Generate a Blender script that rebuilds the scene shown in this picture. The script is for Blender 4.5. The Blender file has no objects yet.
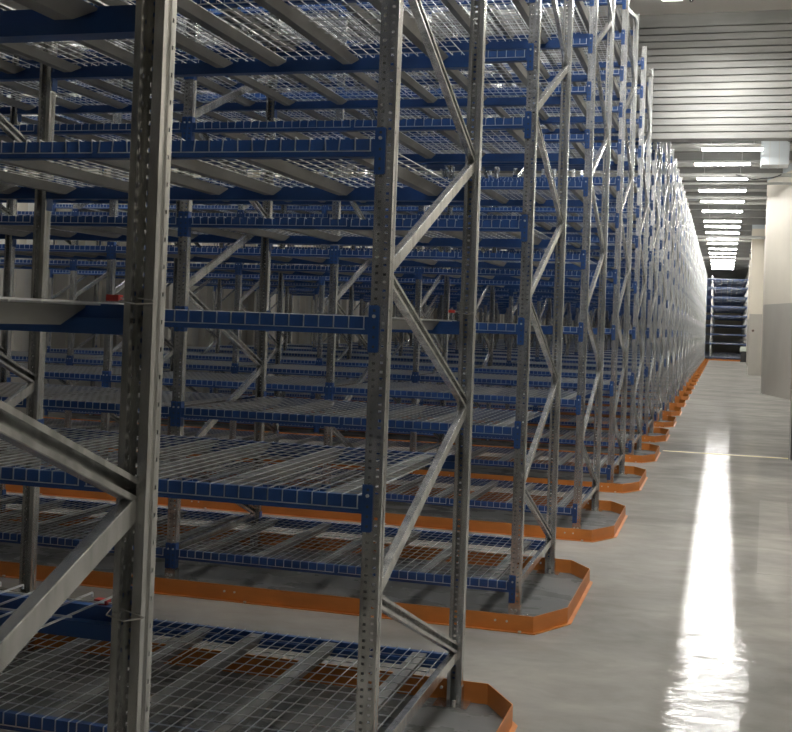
import bpy, math, random
from mathutils import Vector
random.seed(7)
C = bpy.context.scene.collection
SC = bpy.context.scene

# ------------------------------------------------------------------ materials
def mat(name, col, rough=.5, metal=0., emis=None, es=0., noise=None, bump=None, spec=None):
    m = bpy.data.materials.new(name); m.use_nodes = True
    n = m.node_tree.nodes; l = m.node_tree.links; b = n['Principled BSDF']
    b.inputs['Base Color'].default_value = (*col, 1); b.inputs['Roughness'].default_value = rough
    b.inputs['Metallic'].default_value = metal
    if spec is not None: b.inputs['Specular IOR Level'].default_value = spec
    if emis: b.inputs['Emission Color'].default_value = (*emis, 1); b.inputs['Emission Strength'].default_value = es
    if noise:                                   # (scale vector, colour 2, lo, hi)
        sc, c2, lo, hi = noise
        tc = n.new('ShaderNodeTexCoord'); mp = n.new('ShaderNodeMapping'); mp.inputs['Scale'].default_value = sc
        nz = n.new('ShaderNodeTexNoise'); nz.inputs['Scale'].default_value = 1; nz.inputs['Detail'].default_value = 6
        cr = n.new('ShaderNodeMapRange'); cr.inputs['From Min'].default_value = lo; cr.inputs['From Max'].default_value = hi
        mx = n.new('ShaderNodeMix'); mx.data_type = 'RGBA'
        l.new(tc.outputs['Object'], mp.inputs['Vector']); l.new(mp.outputs[0], nz.inputs['Vector'])
        l.new(nz.outputs['Fac'], cr.inputs['Value']); l.new(cr.outputs[0], mx.inputs['Factor'])
        mx.inputs[6].default_value = (*col, 1); mx.inputs[7].default_value = (*c2, 1)
        l.new(mx.outputs[2], b.inputs['Base Color'])
    if bump:                                    # (scale vector, strength, distance)
        sc, st, di = bump
        tc = n.new('ShaderNodeTexCoord'); mp = n.new('ShaderNodeMapping'); mp.inputs['Scale'].default_value = sc
        nz = n.new('ShaderNodeTexNoise'); nz.inputs['Scale'].default_value = 1; nz.inputs['Detail'].default_value = 3
        bp = n.new('ShaderNodeBump'); bp.inputs['Strength'].default_value = st; bp.inputs['Distance'].default_value = di
        l.new(tc.outputs['Object'], mp.inputs['Vector']); l.new(mp.outputs[0], nz.inputs['Vector'])
        l.new(nz.outputs['Fac'], bp.inputs['Height']); l.new(bp.outputs[0], b.inputs['Normal'])
    return m
M = {}
M['zinc'] = mat('galvanised_steel', (.71,.72,.71), .27, .95, noise=((26,26,6),(.47,.48,.475),.42,.62))
M['zinc_dull'] = mat('dull_galvanised_channel', (.30,.30,.29), .5, .55, noise=((8,3,8),(.22,.22,.215),.4,.6))
M['wire'] = mat('zinc_wire', (.80,.82,.84), .28, .9)
M['blue'] = mat('blue_powder_coat', (.026,.082,.26), .34, 0, noise=((6,6,6),(.021,.068,.215),.4,.6))
M['orange'] = mat('orange_powder_coat', (.62,.215,.04), .42, 0, noise=((4,4,9),(.50,.165,.03),.45,.7))
M['bolt'] = mat('bright_zinc_bolt', (.75,.75,.73), .3, .8)
M['ribbed'] = mat('ribbed_galvanised_sheet', (.30,.30,.285), .36, .85, noise=((.9,1,4),(.23,.23,.22),.4,.6))
M['cream'] = mat('cream_paint', (.74,.69,.59), .55, noise=((.7,.7,.5),(.68,.635,.545),.4,.65))
M['grey_paint'] = mat('grey_dado_paint', (.46,.44,.395), .45, noise=((1.2,1.2,.8),(.42,.40,.36),.4,.65))
M['grey_lightened'] = mat('grey_dado_paint_lightened', (.50,.49,.46), .5, noise=((1,1,.8),(.44,.43,.405),.4,.65))  # dado grey lightened for the left wall, brightness put into the colour
M['white'] = mat('cream_paint_lightened', (.88,.87,.83), .55)  # cream lightened for the left wall, standing in for light the racks block
M['ceil'] = mat('plaster_ceiling', (.78,.75,.70), .7)
M['ceil_deck'] = mat('galvanised_roof_deck', (.60,.60,.57), .45, .3, noise=((1.5,3,1),(.45,.45,.43),.4,.6))
M['joist'] = mat('dark_steel_joist', (.20,.20,.19), .5, .3)
M['pipe'] = mat('grey_pipe', (.55,.55,.53), .4, .4)
M['duct'] = mat('pale_sheet_duct', (.55,.60,.63), .35, .3)
M['foil'] = mat('crumpled_foil_lagging', (.55,.52,.47), .35, .6, noise=((5,5,5),(.22,.21,.2),.4,.6), bump=((6,6,6),1,.05))
M['lamp'] = mat('lit_diffuser', (1,1,1), .4, 0, (1,.98,.94), 44)
M['lamp_body'] = mat('white_lamp_housing', (.75,.75,.73), .4)
M['yellow'] = mat('yellow_floor_tape', (.62,.50,.14), .4, noise=((9,9,9),(.5,.43,.22),.45,.65))
M['red'] = mat('red_plastic_clip', (.55,.05,.04), .4)
M['brown'] = mat('brown_plastic', (.20,.12,.09), .4)
M['dark'] = mat('dark_plastic', (.05,.05,.05), .5)
M['post'] = mat('grey_steel_guard', (.12,.12,.12), .4, .3)
M['green_white'] = mat('pale_green_lid', (.62,.68,.58), .5)

def floor_mat(name='sealed_concrete', c0=(.285,.278,.262), c1=(.43,.412,.378), spec=.28, ra=.012, rb=.03):
    m = bpy.data.materials.new(name); m.use_nodes = True
    n = m.node_tree.nodes; l = m.node_tree.links; b = n['Principled BSDF']
    tc = n.new('ShaderNodeTexCoord')
    def nz(scale, detail, rough=.55, dist=0):
        mp = n.new('ShaderNodeMapping'); mp.inputs['Scale'].default_value = scale
        t = n.new('ShaderNodeTexNoise'); t.inputs['Scale'].default_value = 1; t.inputs['Detail'].default_value = detail
        t.inputs['Roughness'].default_value = rough; t.inputs['Distortion'].default_value = dist
        l.new(tc.outputs['Object'], mp.inputs['Vector']); l.new(mp.outputs[0], t.inputs['Vector']); return t
    a = nz((.55,.9,1), 5, .6, .6); c = nz((2.2,3.5,1), 6, .65, .3)
    r1 = n.new('ShaderNodeValToRGB'); r1.color_ramp.elements[0].position = .36; r1.color_ramp.elements[1].position = .66
    r1.color_ramp.elements[0].color = (*c0,1); r1.color_ramp.elements[1].color = (*c1,1)
    r2 = n.new('ShaderNodeMapRange'); r2.inputs['From Min'].default_value = .35; r2.inputs['From Max'].default_value = .7
    r2.inputs['To Min'].default_value = .86; r2.inputs['To Max'].default_value = 1.12
    mu = n.new('ShaderNodeVectorMath'); mu.operation = 'SCALE'
    l.new(a.outputs['Fac'], r1.inputs['Fac']); l.new(c.outputs['Fac'], r2.inputs['Value'])
    l.new(r1.outputs['Color'], mu.inputs[0]); l.new(r2.outputs[0], mu.inputs['Scale']); l.new(mu.outputs[0], b.inputs['Base Color'])
    rr = n.new('ShaderNodeMapRange'); rr.inputs['To Min'].default_value = ra; rr.inputs['To Max'].default_value = rb
    l.new(c.outputs['Fac'], rr.inputs['Value']); l.new(rr.outputs[0], b.inputs['Roughness'])
    b.inputs['Specular IOR Level'].default_value = 0; b.inputs['Roughness'].default_value = .9
    g = n.new('ShaderNodeBsdfGlossy'); ms = n.new('ShaderNodeMixShader'); fc = n.new('ShaderNodeMapRange')
    l.remove(b.inputs['Roughness'].links[0]); l.new(rr.outputs[0], g.inputs['Roughness'])
    fc.inputs['From Min'].default_value = .3; fc.inputs['From Max'].default_value = .7
    fc.inputs['To Min'].default_value = spec*.30; fc.inputs['To Max'].default_value = spec*.60
    l.new(a.outputs['Fac'], fc.inputs['Value']); l.new(fc.outputs[0], ms.inputs[0])
    l.new(b.outputs[0], ms.inputs[1]); l.new(g.outputs[0], ms.inputs[2]); l.new(ms.outputs[0], n['Material Output'].inputs[0])
    w = nz((5,7.5,1), 5, .68, .6); bp = n.new('ShaderNodeBump'); bp.inputs['Strength'].default_value = 1; bp.inputs['Distance'].default_value = .0013
    l.new(w.outputs['Fac'], bp.inputs['Height']); l.new(bp.outputs[0], b.inputs['Normal']); l.new(bp.outputs[0], g.inputs['Normal'])
    return m
M['floor'] = floor_mat()
M['scuff'] = floor_mat('pale_floor_patch', (.35,.338,.317), (.45,.432,.397), .28)
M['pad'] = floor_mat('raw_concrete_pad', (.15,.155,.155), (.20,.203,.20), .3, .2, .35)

# ------------------------------------------------------------------ mesh collector
class MB:
    def __init__(s): s.v = []; s.f = []; s.m = []; s.mats = []; s.cur = 0
    def use(s, mname):
        mt = M[mname]
        if mt not in s.mats: s.mats.append(mt)
        s.cur = s.mats.index(mt); return s
    def hexa(s, P):                              # 8 points: bottom ring 0-3, top ring 4-7
        i = len(s.v); s.v += [tuple(p) for p in P]
        for q in ((3,2,1,0),(4,5,6,7),(0,1,5,4),(1,2,6,5),(2,3,7,6),(3,0,4,7)):
            s.f.append(tuple(i+k for k in q)); s.m.append(s.cur)
    def box(s, x0, x1, y0, y1, z0, z1):
        if x0 > x1: x0, x1 = x1, x0
        if y0 > y1: y0, y1 = y1, y0
        if z0 > z1: z0, z1 = z1, z0
        s.hexa([(x0,y0,z0),(x1,y0,z0),(x1,y1,z0),(x0,y1,z0),(x0,y0,z1),(x1,y0,z1),(x1,y1,z1),(x0,y1,z1)])
    def bar(s, a, b, u, v, hu, hv):              # bar a>b with half sizes along unit vectors u, v
        a, b, u, v = Vector(a), Vector(b), Vector(u)*hu, Vector(v)*hv
        s.hexa([a-u-v, a+u-v, a+u+v, a-u+v, b-u-v, b+u-v, b+u+v, b-u+v])
    def seg(s, p, q, z0, z1, t=.002):            # upright strip of sheet metal between two plan points
        d = Vector((q[0]-p[0], q[1]-p[1], 0)); n = Vector((-d.y, d.x, 0)).normalized()*t/2
        P = [Vector((p[0],p[1],0))-n, Vector((q[0],q[1],0))-n, Vector((q[0],q[1],0))+n, Vector((p[0],p[1],0))+n]
        s.hexa([k+Vector((0,0,z0)) for k in P]+[k+Vector((0,0,z1)) for k in P])
    def wire(s, pts, r):
        for a, b in zip(pts[:-1], pts[1:]):
            d = (Vector(b)-Vector(a)).normalized()
            u = d.cross(Vector((0,0,1)) if abs(d.z) < .9 else Vector((1,0,0))).normalized(); v = d.cross(u)
            s.bar(a, b, u, v, r, r)
    def cyl(s, a, b, r, n=12, r2=None):
        a, b = Vector(a), Vector(b); d = (b-a).normalized(); r2 = r if r2 is None else r2
        u = d.cross(Vector((0,0,1)) if abs(d.z) < .9 else Vector((1,0,0))).normalized(); v = d.cross(u)
        i = len(s.v)
        for c, R in ((a,r),(b,r2)):
            for k in range(n):
                t = 2*math.pi*k/n; s.v.append(tuple(c+u*R*math.cos(t)+v*R*math.sin(t)))
        for k in range(n):
            s.f.append((i+k, i+(k+1)%n, i+n+(k+1)%n, i+n+k)); s.m.append(s.cur)
        s.f.append(tuple(i+n-1-k for k in range(n))); s.f.append(tuple(i+n+k for k in range(n))); s.m += [s.cur]*2
    def prism(s, poly, z0, z1):                  # plan polygon, counter clockwise
        i = len(s.v); n = len(poly)
        s.v += [(x,y,z0) for x,y in poly]+[(x,y,z1) for x,y in poly]
        s.f.append(tuple(i+n-1-k for k in range(n))); s.f.append(tuple(i+n+k for k in range(n)))
        for k in range(n): s.f.append((i+k, i+(k+1)%n, i+n+(k+1)%n, i+n+k))
        s.m += [s.cur]*(n+2)
    def mesh(s, name):
        me = bpy.data.meshes.new(name); me.from_pydata(s.v, [], s.f)
        for mt in s.mats: me.materials.append(mt)
        me.polygons.foreach_set('material_index', s.m); me.update(); return me
def mb(m): return MB().use(m)

def link(name, me, parent=None, loc=(0,0,0)):
    o = bpy.data.objects.new(name, me); C.objects.link(o); o.location = loc
    if parent is not None: o.parent = parent
    return o
def tag(o, label=None, cat=None, group=None, kind=None):
    for k, v in (('label',label),('category',cat),('group',group),('kind',kind)):
        if v: o[k] = v
    return o
def thing(name, label, cat, loc=(0,0,0), group=None):
    o = bpy.data.objects.new(name, None); C.objects.link(o); o.location = loc; o.empty_display_size = .1
    return tag(o, label, cat, group)
def struct(name, b, loc=(0,0,0)): return tag(link(name, b.mesh(name), None, loc), kind='structure')

# ------------------------------------------------------------------ rack pieces (local: x = 0 outer right side, y = 0 front face)
B = 2.011; P = 2.69; Y1 = 3.40; D = 1.262; TOP = 5.0; NB = 4
UW = .056; UD = .047; XO = -.010
LV = [.229, 1.047, 1.598, 2.148, 2.70, 3.064, 3.428, 3.79, 4.15, 4.51, 4.86]   # tops of the beam connectors
BT = .036; BH = .055                                                            # beam top below the connector top, beam height

def upright_mesh(s, holes=True):                 # s = +1 front post (perforated face at y = 0), -1 rear post mirrored
    b = mb('zinc'); y = lambda t: s*t; z0, z1 = .008, TOP
    if holes:
        xs = [0, -.010, -.0205, -.0355, -.046, -UW]
        for i in (0, 2, 4): b.box(xs[i], xs[i+1], y(0), y(.002), z0, z1)
        n = int((z1-z0)/.025)
        for k in range(n+1):
            for i, big in ((1, k % 2), (3, (k+1) % 2)):
                h = .0065 if big else .0105       # solid bridge between two holes
                zc = z0+k*.025; b.box(xs[i], xs[i+1], y(0), y(.002), max(z0, zc-h), min(z1, zc+h))
        for X in (0, -UW):                        # side flanges with a row of small holes and a rolled rib
            q = .0035 if X == 0 else -.0035
            b.seg((X,y(0)), (X,y(.008)), z0, z1); b.seg((X,y(.014)), (X,y(.018)), z0, z1)
            for k in range(int((z1-z0)/.05)+1):
                zc = z0+k*.05; b.seg((X,y(.008)), (X,y(.014)), max(z0,zc-.021), min(z1,zc+.021))
            b.seg((X,y(.018)), (X-q,y(.022)), z0, z1); b.seg((X-q,y(.022)), (X-q,y(.031)), z0, z1)
            b.seg((X-q,y(.031)), (X,y(.034)), z0, z1); b.seg((X,y(.034)), (X,y(UD)), z0, z1)
            g = .017 if X == 0 else -.012
            b.seg((X,y(UD)), (X-g, y(UD)), z0, z1); b.seg((X-g,y(UD)), (X-g, y(UD-.008)), z0, z1)
    else:
        b.box(0, -UW, y(0), y(.002), z0, z1)
        for X in (0, -UW):
            b.seg((X,y(0)), (X,y(UD)), z0, z1); b.seg((X,y(UD)), (X-(.013 if X == 0 else -.013), y(UD)), z0, z1)
    return b.mesh('upright')
def foot_mesh(s):
    b = mb('zinc'); y = lambda t: s*t
    b.box(-.105, .035, y(-.035), y(.095), 0, .006)
    b.box(-UW-.004, .004, y(-.004), y(-.001), .006, .075)
    b.box(.002, .005, y(0), y(.05), .006, .075)
    b.use('bolt')
    b.cyl((-.02,y(.078),.006), (-.02,y(.078),.030), .008, 8); b.cyl((-.05,y(-.02),.006), (-.05,y(-.02),.026), .008, 8)
    b.cyl((-.02,y(-.004),.045), (-.02,y(-.013),.045), .008, 8); b.cyl((-.045,y(-.004),.045), (-.045,y(-.013),.045), .008, 8)
    return b.mesh('foot_plate')
def brace_mesh(a, c, open_out):                  # cold rolled channel between (y, z) points a and c
    b = mb('zinc'); A = Vector((-.028,a[0],a[1])); E = Vector((-.028,c[0],c[1]))
    d = (E-A).normalized(); w = Vector((1,0,0)).cross(d); x = Vector((1,0,0))
    A -= d*.012; E += d*.012
    hx = .012; sgn = -1 if open_out else 1; H = .020
    b.bar(A+x*hx*sgn, E+x*hx*sgn, w, x, H, .0012)
    for t in (-1, 1):
        b.bar(A+w*H*t, E+w*H*t, w, x, .0012, hx)
        b.bar(A+w*(H-.005)*t-x*hx*sgn, E+w*(H-.005)*t-x*hx*sgn, w, x, .005, .0012)
    return b.mesh('brace')
NODE_R = [.21+k for k in range(5)]; NODE_F = [.70+k for k in range(5)]
YF, YR = .030, D-.030
BR = [('flat', (YF,.19), (YR,.205), False)]
for k in range(5):
    BR.append(('down', (YF,NODE_F[k]-.010), (YR,NODE_R[k]+.014), True))
    if k < 4: BR.append(('up', (YF,NODE_F[k]+.012), (YR,NODE_R[k+1]-.004), False))
BR.append(('up', (YF,NODE_F[4]+.022), (YR,4.95), False))
BRACES = [brace_mesh(a, c, o) for _, a, c, o in BR]

def beam_mesh(s, length, conn=False):            # origin: front plane of the row at the right upright's right edge, z = connector top
    b = mb('blue'); y = lambda t: s*t; x0, x1 = -UW, -length
    b.box(x0, x1, y(-.003), y(.022), -BT-BH, -BT)                       # main tube
    b.box(x0, x1, y(.022), y(.042), -BT-BH, -BT-.026)                    # lower step that carries the channels
    b.box(x0, x1, y(-.0045), y(-.003), -BT-BH, -BT-BH+.006)
    if conn: 
        for e in (0, 1): conn_geo(b, s, e, length)
    return b.mesh('beam')
def conn_geo(b, s, e, length):                   # e = 0 right end plate, 1 left end plate
    y = lambda t: s*t; b.use('blue')
    xa, xb = (-UW-.002, -.026) if e == 0 else (-length-.0245, -length+.002)
    b.box(xa, xb, y(-.006), y(-.0025), -.143, -.003)
    b.box(xa+.004, xb-.004, y(-.0056), y(-.0029), -.146, 0)
    xe = -UW-.002 if e == 0 else -length+.002
    b.box(xe-.002, xe+.002, y(-.006), y(.036), -.146, 0)
    b.use('bolt'); xc = (xa+xb)/2
    b.cyl((xc,y(-.006),-.034), (xc,y(-.012),-.034), .0055, 8)
    b.use('dark')
    for z in (-.016, -.068, -.098, -.128): b.box(xc-.004, xc+.004, y(-.006), y(-.0066), z-.004, z+.004)
def conn_mesh(s, e, length):
    b = mb('blue'); conn_geo(b, s, e, length); return b.mesh('beam_connector')

DX = [(-.084, -1.022, (-.18,-.57,-.90)), (-1.052, -1.990, (-1.15,-1.525,-1.90))]
WR = .0016
def chan_geo(b, x, y0, y1):
    b.use('zinc_dull'); zt, zb = -.003, -.040
    ht, hb = .031, .019
    P_ = [(x-hb,y0+.085,zb),(x+hb,y0+.085,zb),(x+hb,y1-.085,zb),(x-hb,y1-.085,zb),(x-ht,y0+.012,zt),(x+ht,y0+.012,zt),(x+ht,y1-.012,zt),(x-ht,y1-.012,zt)]
    b.hexa(P_)
def deck_geo(b, i, y0, y1, lip=True, jitter=0, overhang=0):
    b.use('wire'); xa, xb, _ = DX[i]; n = int(round((xa-xb)/.049)); rnd = random.Random(jitter)
    for k in range(n+1):
        x = xa+(xb-xa)*k/n; z = WR; L = .038; dz = rnd.uniform(0,.006) if jitter else 0
        pts = [(x,y0,z),(x,y1,z)]
        if lip: pts = [(x+(rnd.uniform(-.004,.004) if jitter else 0),y0-.0075,z-L),(x,y0-.0075,z+dz),(x,y0+.03,z),(x,y1+.0075,z),(x,y1+.0075,z-L)]
        elif overhang: pts = [(x,y0,z),(x,y1+overhang,z),(x,y1+overhang,z-.008)]
        b.wire(pts, WR)
    m = int(round((y1-y0)/.09))
    for k in range(1 if lip else 0, m+(0 if lip else 1)):
        y = y0+(y1-y0)*k/m; b.box(xa+.004, xb-.004, y-WR, y+WR, -2*WR, 0)
    if lip:
        for y in (y0-.0075-2*WR, y1+.0075+2*WR): b.box(xa+.004, xb-.004, y-WR, y+WR, -.040, -.040+2*WR)
def deck_mesh(i, full=False, jitter=0):
    b = MB(); deck_geo(b, i, 0, D, True, jitter)
    if full:
        for x in DX[i][2]: chan_geo(b, x, .0, D)
    return b.mesh('wire_deck')

L_ = B
ME = dict(uf=upright_mesh(1), ur=upright_mesh(-1), ff=foot_mesh(1), fr=foot_mesh(-1),
          bf=beam_mesh(1,L_), brr=beam_mesh(-1,L_), bfc=beam_mesh(1,L_,True), brc=beam_mesh(-1,L_,True),
          cf0=conn_mesh(1,0,L_), cf1=conn_mesh(1,1,L_), cr0=conn_mesh(-1,0,L_), cr1=conn_mesh(-1,1,L_),
          d0=deck_mesh(0), d1=deck_mesh(1), d0f=deck_mesh(0,True), d1f=deck_mesh(1,True), d0j=deck_mesh(0,False,3), d1j=deck_mesh(1,False,5))
def chan_mesh(x):
    b = MB(); chan_geo(b, x, 0, D); return b.mesh('support_channel')
CH = {x: chan_mesh(x) for i in (0,1) for x in DX[i][2]}

def rack(label, x0, y0, nb, near, levels=LV, group='storage rack rows along the aisle', skip=None):
    r = thing('storage_rack', label, 'rack', (x0,y0,0), group)
    for j in range(nb+1):
        X = -j*B
        for s, yy, um, fm in ((1,0,'uf','ff'), (-1,D,'ur','fr')):
            u = link('upright', ME[um], r, (X+(XO if s > 0 else 0),yy,0)); link('foot_plate', ME[fm], u)
        for me in BRACES: link('brace', me, r, (X,0,0))
    for j in range(nb):
        X = -j*B
        for li, z in enumerate(levels):
            for s, yy, a, c, e0, e1 in ((1,0,'bf','bfc','cf0','cf1'), (-1,D,'brr','brc','cr0','cr1')):
                bm = link('beam', ME[a if near else c], r, (X+(XO if s > 0 else 0),yy,z))
                if near:
                    for e in (e0, e1): tag(link('beam_connector', ME[e], bm))
            for i in (0, 1):
                if skip and skip(j, li, i): continue
                zz = z-BT
                nm = f'd{i}' if near else f'd{i}f'
                if near and li in (3, 4) and j == 0: nm = f'd{i}j'
                d = link('wire_deck', ME[nm], r, (X,0,zz))
                if near:
                    for x in DX[i][2]: link('support_channel', CH[x], d)
    return r

ORD = ['first','second','third','fourth','fifth','sixth','seventh','eighth','ninth','tenth','eleventh','twelfth','thirteenth','fourteenth','fifteenth','sixteenth','seventeenth','eighteenth','nineteenth','twentieth','twenty-first','twenty-second']
# row that stands beside the camera: only its rear frame post, braces and shelf edges are in view
r0 = thing('storage_rack', 'nearest galvanised rack cut off by the left edge, its big post in front of everything', 'rack', (0,.648,0), 'storage rack rows along the aisle')
for s, yy, um, fm in ((1,0,'uf','ff'), (-1,D,'ur','fr')):
    u = link('upright', ME[um], r0, (0,yy,0)); link('foot_plate', ME[fm], u)
for me in BRACES: link('brace', me, r0)
for li in (1,2,3,4,5):
    z = LV[li]
    bm = link('beam', ME['brr'], r0, (0,D,z)); link('beam_connector', ME['cr0'], bm); link('beam_connector', ME['cr1'], bm)
    bm = link('beam', ME['bf'], r0, (0,0,z)); link('beam_connector', ME['cf0'], bm); link('beam_connector', ME['cf1'], bm)
    for i in (0, 1):
        if li == 1:
            b = MB(); deck_geo(b, i, D-.25, D-.035, False, 0, .05)
            tag(link('wire_deck', b.mesh('short_deck'), r0, (0,0,z-BT+.012)), 'narrow strip of wire deck on the rear beam')
        else:
            d = link('wire_deck', ME[f'd{i}'], r0, (0,0,z-BT))
            for x in DX[i][2]: link('support_channel', CH[x], d)

desc = {1:'large rack row left of centre with mesh shelves and blue beams behind the nearest post',
        2:'second full rack row behind the nearest post, orange rail round its foot',
        3:'third full rack row behind the nearest post, right of centre',
        4:'fourth full rack row behind the nearest post, right of centre',
        5:'fifth full rack row behind the nearest post, last one in front of the ribbed lintel'}
NROW = 25
for k in range(NROW):
    n = k+1
    lab = desc.get(n) or f'{ORD[n-6]} rack row behind the ribbed lintel, grey posts with blue beams beside the aisle'
    rack(lab, 0, Y1+P*k, NB, k < 5)
# further rows stand closed up across the far end of the aisle, shelves evenly spaced
LVF = [.229,1.047,1.598,2.148,2.70,3.25,3.80,4.35,4.86]
FAR = 8
for k in range(FAR):
    rack('blue-beamed rack closing the far end of the aisle, facing the camera' if k == 0 else f'rack {ORD[k-1]} behind the one that closes the far end of the aisle',
         2.33, Y1+P*(NROW+k), 5, False, LVF, 'racks closing the far end')

# ------------------------------------------------------------------ orange floor guard rails
def rail_mesh(xl, xr, front_only=False):
    path = [(xl,-.25),(xr-.137,-.25),(xr,.02),(xr,1.06),(xr-.137,1.275),(xl,1.275)]
    if front_only: path = [(xl,-.25),(xr,-.25)]
    b = mb('orange'); H = .085; F = .024; t = .004
    def off(pts, d):
        out = []
        for i, p in enumerate(pts):
            ns = []
            for a, c in ((i-1,i),(i,i+1)):
                if a >= 0 and c < len(pts):
                    e = Vector((pts[c][0]-pts[a][0], pts[c][1]-pts[a][1])).normalized(); ns.append(Vector((e.y,-e.x)))
            m = sum(ns, Vector((0,0))).normalized(); k = d/max(.3, m.dot(ns[0]))
            out.append((p[0]+m.x*k, p[1]+m.y*k))
        return out
    o1 = off(path, t); o2 = off(path, F)
    for i in range(len(path)-1):
        p, q, p1, q1, p2, q2 = path[i], path[i+1], o1[i], o1[i+1], o2[i], o2[i+1]
        b.hexa([(*p,0),(*p1,0),(*q1,0),(*q,0),(*p,H),(*p1,H),(*q1,H),(*q,H)])
        b.hexa([(*p1,0),(*p2,0),(*q2,0),(*q1,0),(*p1,t),(*p2,t),(*q2,t),(*q1,t)])
    # joints between rail sections: paired bolts
    bb = mb('bolt')
    xs = [x for x in [xr-.30-1.5*i for i in range(6)] if x > xl+.1]
    for x in xs:
        for dx in (-.03,.03):
            bb.cyl((x+dx,-.25-t,.05), (x+dx,-.25-t-.006,.05), .006, 8)
            if not front_only: bb.cyl((x+dx,1.275,.05), (x+dx,1.275-.012,.05), .006, 8)
        bb.cyl((x+.1,-.275,t), (x+.1,-.275,.012), .009, 8)
    if not front_only:
        for y in (.3,.34,.85,.89): bb.cyl((xr,y,.05), (xr-.014,y,.05), .006, 8)
    return b.mesh('rail'), bb.mesh('rail_bolts')
RM, RB = rail_mesh(-NB*B-.15, .238)
rdesc = {1:'orange guard rail cut by the bottom edge, around the first full rack row',
         2:'orange guard rail ringing the second full rack row, its whole angular end in view',
         3:'orange guard rail ringing the third full rack row',
         4:'orange guard rail ringing the fourth full rack row',
         5:'orange guard rail ringing the fifth full rack row beside the yellow line'}
for k in range(NROW):
    n = k+1
    g = thing('guard_rail', rdesc.get(n) or f'orange guard rail around the {ORD[n-6]} rack row behind the ribbed lintel', 'guard rail', (0,Y1+P*k,0), 'orange guard rails on the floor')
    link('rail', RM, g); tag(link('bolts', RB, g), 'small bright bolts on the rail')
a, c = rail_mesh(-NB*B-.15, 2.38, True)
g = thing('guard_rail', 'straight orange guard rail across the far end of the aisle', 'guard rail', (0,Y1+P*NROW,0), 'orange guard rails on the floor')
link('rail', a, g); link('bolts', c, g)

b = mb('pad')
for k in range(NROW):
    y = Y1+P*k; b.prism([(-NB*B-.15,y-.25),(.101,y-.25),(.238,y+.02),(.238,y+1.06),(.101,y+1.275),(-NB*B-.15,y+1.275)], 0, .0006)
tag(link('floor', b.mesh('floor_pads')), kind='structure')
# ------------------------------------------------------------------ loose wire ties with red clips at the rear posts
def tie(label, p, clip):
    t = thing('wire_tie', label, 'wire tie', p, 'wire ties round the posts')
    b = mb('zinc'); a = Vector(clip); 
    pts = [Vector((-.076,-.002,0)), Vector((-.05,-.035,.004)), Vector((0,-.052,.0)), Vector((.006,-.045,-.006)), Vector((-.02,-.072,-.008)), Vector((-.06,-.06,-.004)), Vector((-.076,-.002,0))]
    b.wire(pts, .0012); link('loop', b.mesh('loop'), t)
    b = mb('red'); b.box(-.114, -.088, -.012, .004, -.004, .008); b.use('bolt'); b.wire([(-.088,-.004,.002),(-.074,-.004,.001)], .0014)
    link('clip', b.mesh('clip'), t)
tie('thin wire tie with red clip on the nearest post, at eye level', (0,1.91,1.572), (0,0,0))
tie('thin wire tie with red clip low on the nearest post', (0,1.91,1.012), (0,0,0))
tie('thin wire tie with red clip on the rear post of the first full rack', (0,Y1+D,1.60), (0,0,0))

# ------------------------------------------------------------------ room
XL, XR2, YB, YN, H = -8.75, 2.75, 97.0, -12.0, 5.88
YK = 16.05                                       # plane of the ribbed lintel
b = mb('floor'); b.box(XL-.2, XR2+.2, YN-.2, YB+.2, -.2, 0); struct('floor', b)
b = mb('ceil'); b.box(XL-.2, XR2+.2, YN-.2, YK+.2, H, H+.2); struct('ceiling', b)
b = mb('ceil_deck')                              # trapezoid deck beyond the lintel
b.box(XL-.2, XR2+.2, YK+.2, YB+.2, H+.06, H+.2)
y = YK+.3
while y < YB: b.box(XL, XR2, y, y+.12, H, H+.06); y += .28
tag(link('ceiling', b.mesh('ceiling_deck')), kind='structure')
def dado(name, x0, x1, y0, y1, hh=2.38, top=H, battens=None):
    lo, hi = ('grey_lightened','white') if battens else ('grey_paint','cream')  # left wall takes lightened copies of both paints in place of light
    b = mb(lo); b.box(x0,x1,y0,y1,0,hh); b.use(hi); b.box(x0,x1,y0,y1,hh,top)
    if battens:
        for q in battens:
            b.use('grey_paint'); b.box(*q, 0, hh); b.use('cream'); b.box(*q, hh, top)
    return struct(name, b)
bat = []; y = YN+.4
while y < YB: bat.append((XL, XL+.14, y, y+.22)); y += .78
dado('wall_left', XL-.2, XL, YN, YB, battens=bat)
dado('wall_right', XR2, XR2+.2, YN, YB)
dado('wall_back', XL, XR2, YB, YB+.2)
dado('wall_front', XL, XR2, YN-.2, YN)
# far stretch of the right wall stands further in
b = mb('cream'); b.box(2.42, 2.75, 33.4, YB, 0, H); struct('wall_right', b)

# ribbed lintel across the hall
b = mb('ribbed'); zb = 4.20; zt = H
b.box(XL, XR2, YK, YK+.16, zb, zt)
n = 17; ph = (5.70-4.27)/15
z = 4.262
k = 0
while z+ph*.6 < 5.76:
    f = .040; b.hexa([(XL,YK-f,z+.008),(XR2,YK-f,z+.008),(XR2,YK,z),(XL,YK,z),(XL,YK-f,z+.046),(XR2,YK-f,z+.046),(XR2,YK,z+.054),(XL,YK,z+.054)])
    z += ph; k += 1
b.box(XL, XR2, YK-.06, YK+.2, zb-.03, zb+.035)
b.box(XL, XR2, YK-.03, YK, 5.74, H)
lint = tag(link('trim_1', b.mesh('ribbed_lintel')), kind='structure')
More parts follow.
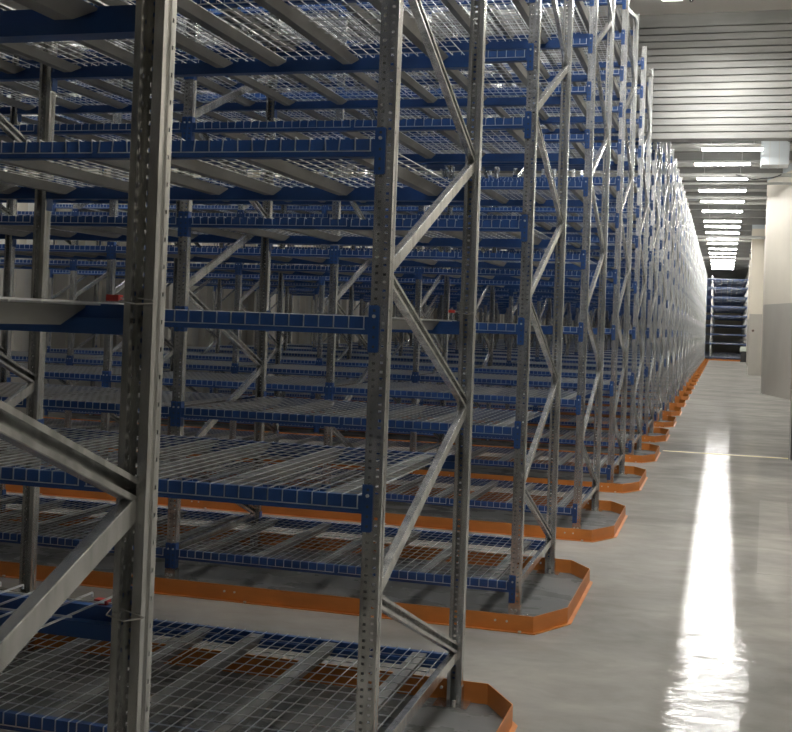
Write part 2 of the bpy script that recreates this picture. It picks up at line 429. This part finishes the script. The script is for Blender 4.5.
# yellow tape and floor joint
b = mb('yellow'); b.box(.27, 2.7, 15.45, 15.54, 0, .002)
tag(link('floor_tape', b.mesh('floor_tape')), 'worn yellow tape line across the aisle floor beneath the ribbed lintel', 'floor marking')
b = mb('dark'); b.box(.3, 2.42, 32.2, 32.215, 0, .001); struct('trim_2', b)
b = mb('scuff'); b.prism([(1.24,7.9),(1.47,7.9),(1.60,11.4),(1.36,11.4)], 0, .0012)
tag(link('repair_patch', b.mesh('repair_patch')), 'pale rectangular repair patch on the floor at right', 'floor patch')

# square pillars on the right
def pillar(label, poly, side):
    t = thing('pillar', label, 'pillar', (poly[0][0],poly[0][1],0), 'painted pillars along the aisle')
    q = [(x-poly[0][0], y-poly[0][1]) for x, y in poly]
    b = mb('grey_paint'); b.prism(q, 0, 2.38); link('dado', b.mesh('dado'), t)
    b = mb('cream'); b.prism(q, 2.38, 5.70); link('shaft', b.mesh('shaft'), t)
    xs = [p[0] for p in q]; ys = [p[1] for p in q]
    b = mb('duct'); b.prism(q, 5.70, H); tag(link('head_plate', b.mesh('head_plate'), t), 'pale metal plate at the top of the pillar')
    return t
pillar('wide pillar nearest at the right edge, grey below and cream above', [(2.02,32.3),(2.10,32.0),(2.60,29.9),(2.745,29.9),(2.745,33.2),(2.02,33.2)], 0)
slim = pillar('slim pillar halfway down the aisle, grey below and cream above', [(1.955,46.9),(2.42,46.9),(2.42,47.6),(1.955,47.6)], 0)
pillar('farthest pillar beside the end rack, grey below and cream above', [(2.16,60.9),(2.42,60.9),(2.42,61.6),(2.16,61.6)], 0)
b = mb('brown'); b.cyl((.14,0,1.73),(.14,-.015,1.73),.05,12); b.use('dark'); b.cyl((.14,-.015,1.73),(.14,-.03,1.73),.025,10)
tag(link('alarm_button', b.mesh('alarm_button'), slim), 'small round dark button')

# steel guard at the right edge under the lintel
t = thing('steel_guard', 'waist-high grey steel guard at the right edge with a bright front corner', 'guard', (1.835,15.3,0))
b = mb('post'); b.box(0,.30,.01,.22,0,.86); b.box(-.01,.32,0,.24,.0,.02); link('body', b.mesh('body'), t)
b = mb('bolt'); b.box(-.006,.004,-.002,.012,.0,.87); b.cyl((.0,.004,.87),(.0,.004,.892),.012,10); tag(link('edge_strip', b.mesh('edge_strip'), t), 'bright metal edge strip')
# pier of the lintel just outside the right edge of the picture
b = mb('grey_paint'); b.box(2.15,XR2,YK-.1,YK+.3,0,2.38); b.use('cream'); b.box(2.15,XR2,YK-.1,YK+.3,2.38,4.17); struct('trim_3', b)

# small lidded bin in front of the end rack
t = thing('lidded_bin', 'small dark ribbed bin with a pale green lid before the end rack', 'bin', (1.96,68.7,0))
b = mb('dark'); b.box(.02,.40,.02,.4,.06,.62)
for i in range(6): b.box(.03+i*.065,.05+i*.065,.0,.02,.08,.60)
b.box(.0,.42,.0,.42,0,.06); link('body', b.mesh('body'), t)
b = mb('green_white'); b.hexa([(-.04,-.04,.62),(.46,-.04,.62),(.46,.46,.62),(-.04,.46,.62),(.0,.02,.88),(.42,.02,.88),(.42,.40,.88),(.0,.40,.88)]); link('lid', b.mesh('lid'), t)

# ------------------------------------------------------------------ light battens
lb = mb('lamp_body'); lb.box(-.60,.60,-.072,.072,.010,.06); lb.box(-.605,-.589,-.072,.072,-.02,.06); lb.box(.589,.605,-.072,.072,-.02,.06)
BODY = lb.mesh('housing')
ld = mb('lamp'); ld.box(-.588,.588,-.068,.068,-.026,.010); DIFF = ld.mesh('diffuser')
ls = mb('pipe')
for x in (-.42,.42): ls.cyl((x,0,.055),(x,0,.56),.006,6)
ROD = ls.mesh('hanger')
ys = [24.4,26.5,29.0,31.4,34.0,36.75,40.0,42.0,44.5,47.2,49.7,52.95,55.75,58.5,61.2,63.9,66.6,69.0]
def batten(x, y, lab, grp, z=5.325):
    t = thing('light_batten', lab, 'ceiling light', (x,y,z), grp)
    link('housing', BODY, t); tag(link('diffuser', DIFF, t), 'glowing white diffuser'); link('hanger', ROD, t)
for i, y in enumerate(ys):
    batten(1.05 if i == 0 else .85, y, f'{ORD[i]} glowing light batten over the aisle beyond the ribbed lintel', 'battens over the aisle beyond the lintel')
for y, lab in ((18.9,'light batten just behind the ribbed lintel, seen only mirrored in the floor'),(21.4,'second light batten hidden behind the ribbed lintel, seen only mirrored in the floor')):
    batten(.85, y, lab, 'battens over the aisle beyond the lintel')
for i, y in enumerate((13.22,10.5,7.8,5.1,2.4)):
    batten(.80 if i == 0 else .98, y, 'glowing light batten at the top edge, in front of the ribbed lintel' if i == 0 else f'{ORD[i]} light batten above the picture on the near side of the lintel', 'battens over the near aisle')
n = 0
for x in (-2.6, -7.4):  # battens past the end racks and extras by the left wall: unseen, added for light
    for y in ((8.05,13.4,18.8,24.2,29.6,35,40.4,45.8,51.2,56.6,62,67.4,72.8,78.2,83.6,89) if x > -5 else (4.0,8.05,10.7,13.4,18.8,24.2,29.6,35,40.4,45.8,51.2,56.6,62,67.4,72.8,78.2)):
        batten(x, y, f'{ORD[n % 16]} light batten above the racks, in the line filled out for light, {"nearer the aisle" if x > -4 else "nearer the left wall"}', 'battens above the racks', 5.45); n += 1

# ------------------------------------------------------------------ services under the deck beyond the lintel
n = 0
for y in [17.6+2.69*i for i in range(29)]:
    b = mb('joist'); b.box(XL, XR2 if y < 33 else 2.42, y-.05, y+.05, H-.24, H-.225); b.box(XL, XR2 if y < 33 else 2.42, y-.005, y+.005, H-.225, H-.015); b.box(XL, XR2 if y < 33 else 2.42, y-.05, y+.05, H-.015, H)
    tag(link('ceiling_joist', b.mesh('ceiling_joist')), kind='structure'); n += 1
for i, (y, z, r) in enumerate(((26.0,5.30,.03),(27.6,5.22,.045),(30.1,5.34,.03),(32.7,5.28,.05),(35.2,5.4,.04),(45.6,5.25,.06),(47.9,5.3,.05),(57.5,5.2,.06))):
    b = mb('pipe'); b.cyl((XL,y,z),(2.7 if y < 33 else 2.42,y,z), r, 12)
    tag(link('pipe', b.mesh('pipe')), f'grey pipe crossing under the ceiling, {ORD[i]} from the ribbed lintel', 'pipe', 'pipes crossing the aisle')
b = mb('foil'); b.cyl((XL+1,24.1,5.585),(2.7,24.1,5.585),.07,16)
tag(link('lagged_pipe', b.mesh('lagged_pipe')), 'crumpled foil-wrapped pipe just behind the bottom edge of the ribbed lintel', 'pipe')
t = thing('air_duct', 'pale blue-grey sheet metal air duct at right beside the first light battens', 'duct', (1.64,25.3,5.14))
def xz(b, poly, y0, y1):
    i = len(b.v); n = len(poly); b.v += [(x,y0,z) for x,z in poly]+[(x,y1,z) for x,z in poly]
    b.f.append(tuple(i+k for k in range(n))); b.f.append(tuple(i+2*n-1-k for k in range(n)))
    for k in range(n): b.f.append((i+(k+1)%n, i+k, i+n+k, i+n+(k+1)%n))
    b.m += [b.cur]*(n+2)
b = mb('duct'); xz(b, [(0,0),(.56,0),(.56,.46),(.34,.60),(0,.60)], 0, .6); link('body', b.mesh('body'), t)
for x in (.17,.36):
    b = mb('pipe'); b.box(x-.006,x+.006,-.006,.606,-.008,.606 if x < .3 else .59); link('seam', b.mesh('seam'), t)
for x in (.08,.28):
    b = mb('pipe'); b.cyl((x,.3,.60),(x,.3,.74),.006,6); link('hanger_rod', b.mesh('hanger_rod'), t)
b = mb('dark'); pts = [(1.15+.1*i, 27.545, 5.22-.10*math.sin(math.pi*i/10)+.012*math.sin(i*1.3)) for i in range(11)]; b.wire(pts, .012)
tag(link('cable', b.mesh('cable')), 'dark sagging cable beside the pale air duct', 'cable')
b = mb('lamp_body'); b.cyl((.46,15.2,H),(.46,15.2,H-.035),.05,14); b.use('post'); b.cyl((.46,15.2,H-.035),(.46,15.2,H-.075),.03,12,.02)
tag(link('smoke_detector', b.mesh('smoke_detector')), 'small smoke detector on the smooth ceiling before the ribbed lintel', 'smoke detector')

# ------------------------------------------------------------------ camera
f, yaw, pitch, roll, ppy, cx, h = 1153.14, .277, -.0157, .0358, 304.5, .9815, 1.5471
cy, sy = math.cos(yaw), math.sin(yaw); cp, sp = math.cos(pitch), math.sin(pitch); cr, sr = math.cos(roll), math.sin(roll)
fw = Vector((-sy*cp, cy*cp, -sp)); rt = Vector((cy, sy, 0)); up = Vector((-sy*sp, cy*sp, cp))
right = rt*cr+up*sr; upc = up*cr-rt*sr
from mathutils import Matrix
cam = bpy.data.cameras.new('camera'); co = bpy.data.objects.new('camera', cam); C.objects.link(co)
co.matrix_world = Matrix(((right.x,upc.x,-fw.x,cx),(right.y,upc.y,-fw.y,0),(right.z,upc.z,-fw.z,h),(0,0,0,1)))
cam.sensor_fit = 'HORIZONTAL'; cam.sensor_width = 36; cam.lens = f*36/792; cam.shift_y = -(366-ppy)/792
cam.clip_start = .05; cam.clip_end = 300
SC.camera = co

w = bpy.data.worlds.new('world'); SC.world = w; w.use_nodes = True
w.node_tree.nodes['Background'].inputs[0].default_value = (0,0,0,1)
SC.view_settings.view_transform = 'Standard'; SC.view_settings.look = 'None'
SC.view_settings.exposure = 1.08; SC.view_settings.gamma = 1; SC.view_settings.use_curve_mapping = False
